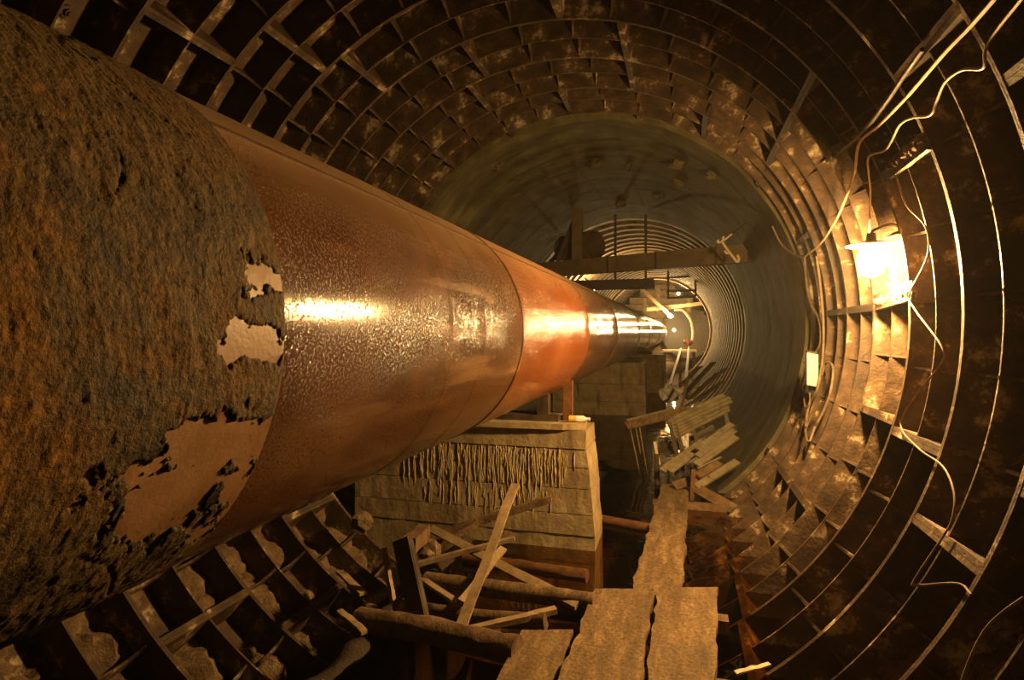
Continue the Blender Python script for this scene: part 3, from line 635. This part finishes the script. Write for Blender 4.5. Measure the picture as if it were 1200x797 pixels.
# ------------------------------------------------------------------ cables on the lamp-lit wall
def wallcable(pix, r, rad, label, mat, n=6, name='cable'):
    P = [onwall(u, v, rad + random.uniform(-.01, .01)) for u, v in pix]
    return tag(MB().tube(spline(P, n), r, 7).obj(name, mat, None, True), label, 'cable', 'wall cables')
wallcable([(1176, -16), (1164, 0), (1134, 34), (1106, 63), (1064, 112), (1030, 147), (1007, 168), (1001, 203), (990, 235), (978, 261), (962, 285), (943, 301)], .009, RI - .04, 'thick pale cable dropping from the crown to the lamp wall', CABW)
wallcable([(1204, -12), (1196, 0), (1172, 30), (1160, 48), (1154, 62), (1152, 80), (1128, 82), (1108, 96), (1098, 118), (1090, 135), (1070, 138), (1055, 146), (1045, 165), (1036, 177), (1018, 184), (1018, 205), (1020, 225), (1019, 260), (1018, 290)], .006, RI - .03, 'crinkled twin wire wandering beside the thick cable to the lamp', CABW)
wallcable([(1050, 205), (1062, 240), (1084, 265), (1087, 300), (1066, 345), (1073, 364), (1103, 405), (1103, 425), (1080, 455), (1059, 484), (1057, 504), (1078, 527), (1105, 547), (1118, 578), (1116, 608), (1105, 629), (1071, 681), (1076, 686), (1122, 684), (1138, 697)], .005, RI - .02, 'thin dark wire looping down the ribs past the lamp', CABD)
wallcable([(1200, 700), (1172, 720), (1150, 745), (1130, 790), (1120, 830)], .005, RI - .02, 'thin wire sagging low over the nearest ribs', CABD)
wallcable([(943, 301), (945, 330), (950, 355), (960, 375), (962, 400), (955, 415)], .012, RI - .03, 'cable hanging from the thick one to the white box', CABD)
wallcable([(905, 265), (915, 285), (930, 298), (943, 301)], .010, RI - .03, 'slack cable crossing onto the concrete section', CABD)
wallcable([(957, 300), (962, 340), (965, 380), (964, 420), (958, 455), (948, 475), (944, 500)], .012, RI - .03, 'straight cable running down behind the white box', CABD)
wallcable([(963, 440), (968, 425), (976, 430), (974, 455), (966, 480), (958, 495)], .010, RI - .03, 'looped dark cable right of the white box', CABD)
wallcable([(946, 440), (942, 460), (944, 478), (949, 470), (948, 450)], .008, RI - .04, 'small loop of wire under the white box', CABD)
wallcable([(962, 470), (950, 490), (944, 505), (948, 518), (955, 500)], .010, RI - .03, 'lowest cable loop below the white box', CABD)
# white box
p = onwall(951, 433, RI - .10); bxn = thing('junction_box', 'narrow white box fixed to the wall among the hanging cables', 'box', p)
nrm = (Vector((AX, p.y, AZ)) - p).normalized(); upv = Vector((0, 0, 1)); sv = upv.cross(nrm).normalized()
def obox(c, e, n, h, parent, name, mat):
    b = MB(); vs = [c + sv * (e * i) + nrm * (n * j) + upv * (h * k) for k in (-1, 1) for i, j in ((-1, -1), (1, -1), (1, 1), (-1, 1))]
    return b.add(vs, [(3, 2, 1, 0), (4, 5, 6, 7), (0, 1, 5, 4), (1, 2, 6, 5), (2, 3, 7, 6), (3, 0, 4, 7)]).obj(name, mat, parent)
obox(p, .05, .05, .155, bxn, 'case', WHITE); obox(p + upv * .165, .045, .045, .012, bxn, 'lid', DARKST)
obox(p - nrm * .08, .02, .05, .02, bxn, 'bracket', DARKST); obox(p - sv * .11 + nrm * .03 + upv * .05, .05, .012, .012, bxn, 'arm', GREYST)
# ledge clogged with deposit above the lamp, bracket under it
for (c0, c1, lab) in (((1044, 205), (1090, 170), 'crusted steel bracket on the ribs above the lamp'), ((1028, 360), (1070, 347), 'crusted steel shelf on the ribs just below the lamp')):
    a, c = onwall(*c0, RI - .0), onwall(*c1, RI - .0); t = thing('bracket', lab, 'bracket', a)
    MB().bar(a, c, .05, .02, (-1, 0, .2), 4, .003).obj('flange', IRON, t); MB().bar(a + Vector((0, 0, .07)), c + Vector((0, 0, .07)), .05, .02, (-1, 0, .2), 4, .003).obj('flange', IRON, t)
    for q in range(7): MB().blob(a.lerp(c, (q + .5) / 7) + Vector((0, 0, .04)), .035, 5, 7, .9).obj('crust', SILT, t)

# ------------------------------------------------------------------ the near work lamp
lp = onwall(1021, 306, RI - .15); ln = (Vector((AX, lp.y, AZ)) - lp).normalized()
lamp = thing('work_lamp', 'glaring work lamp hung on the ribbed wall', 'lamp', lp)
MB().blob(lp, .085, 10, 14, 0, (1, 1, 1.25)).obj('bulb', BULB, lamp, True)
MB().tube([lp + Vector((0, 0, .095)), lp + Vector((0, 0, .12)), lp + Vector((0, 0, .18))], [.030, .034, .026], 12).obj('socket', DARKST, lamp, True)
MB().tube(spline([lp + Vector((0, 0, .17)), lp + Vector((.02, .02, .20)), lp - ln * .12 + Vector((0, .05, .22)), lp - ln * .2 + Vector((0, .1, .2))]), .010, 7).obj('hanger', DARKST, lamp, True)
S = 28; vs = []; fs = []
for (r, zz) in ((.036, .130), (.15, .104), (.147, .099), (.033, .122)):
    for k in range(S): a = 2 * math.pi * k / S; vs.append(lp + Vector((math.cos(a) * r, math.sin(a) * r, zz)))
for q in range(4):
    for k in range(S): fs.append((q * S + k, q * S + (k + 1) % S, ((q + 1) % 4) * S + (k + 1) % S, ((q + 1) % 4) * S + k))
MB().add(vs, fs).obj('added_shade', WHITE, lamp, True)  # guessed shade, added to keep lamp light off the ceiling
hz = bpy.data.materials.new('glow_haze'); hz.use_nodes = True; nt = hz.node_tree; nt.nodes.remove(nt.nodes['Principled BSDF'])  # scattering volume added to give the lamps a glow
vsn = nt.nodes.new('ShaderNodeVolumeScatter'); vsn.inputs['Density'].default_value = .0015; vsn.inputs['Anisotropy'].default_value = .3; vsn.inputs['Color'].default_value = (1, .95, .85, 1)
nt.links.new(vsn.outputs[0], nt.nodes['Material Output'].inputs['Volume'])
vs = [(AX + (RS + .04) * math.cos(2 * math.pi * k / 48), y, AZ + (RS + .04) * math.sin(2 * math.pi * k / 48)) for y in (-2.3, 36.9) for k in range(48)]
b = MB().add(vs, [(k, (k + 1) % 48, 48 + (k + 1) % 48, 48 + k) for k in range(48)] + [tuple(range(48)), tuple(range(48, 96))])
tag(b.obj('haze', hz), 'thin haze added through the tunnel for a glow around the lamps', 'haze', kind='stuff')
# scrap label at the lower right
a, c = atz(862, 789, .03), atz(902, 778, .06); tag(MB().bar(a, c, .03, .01, n=6, jit=.004).obj('metal_strip', CABW), 'pale torn strip lying by the lower right ribs', 'strip')
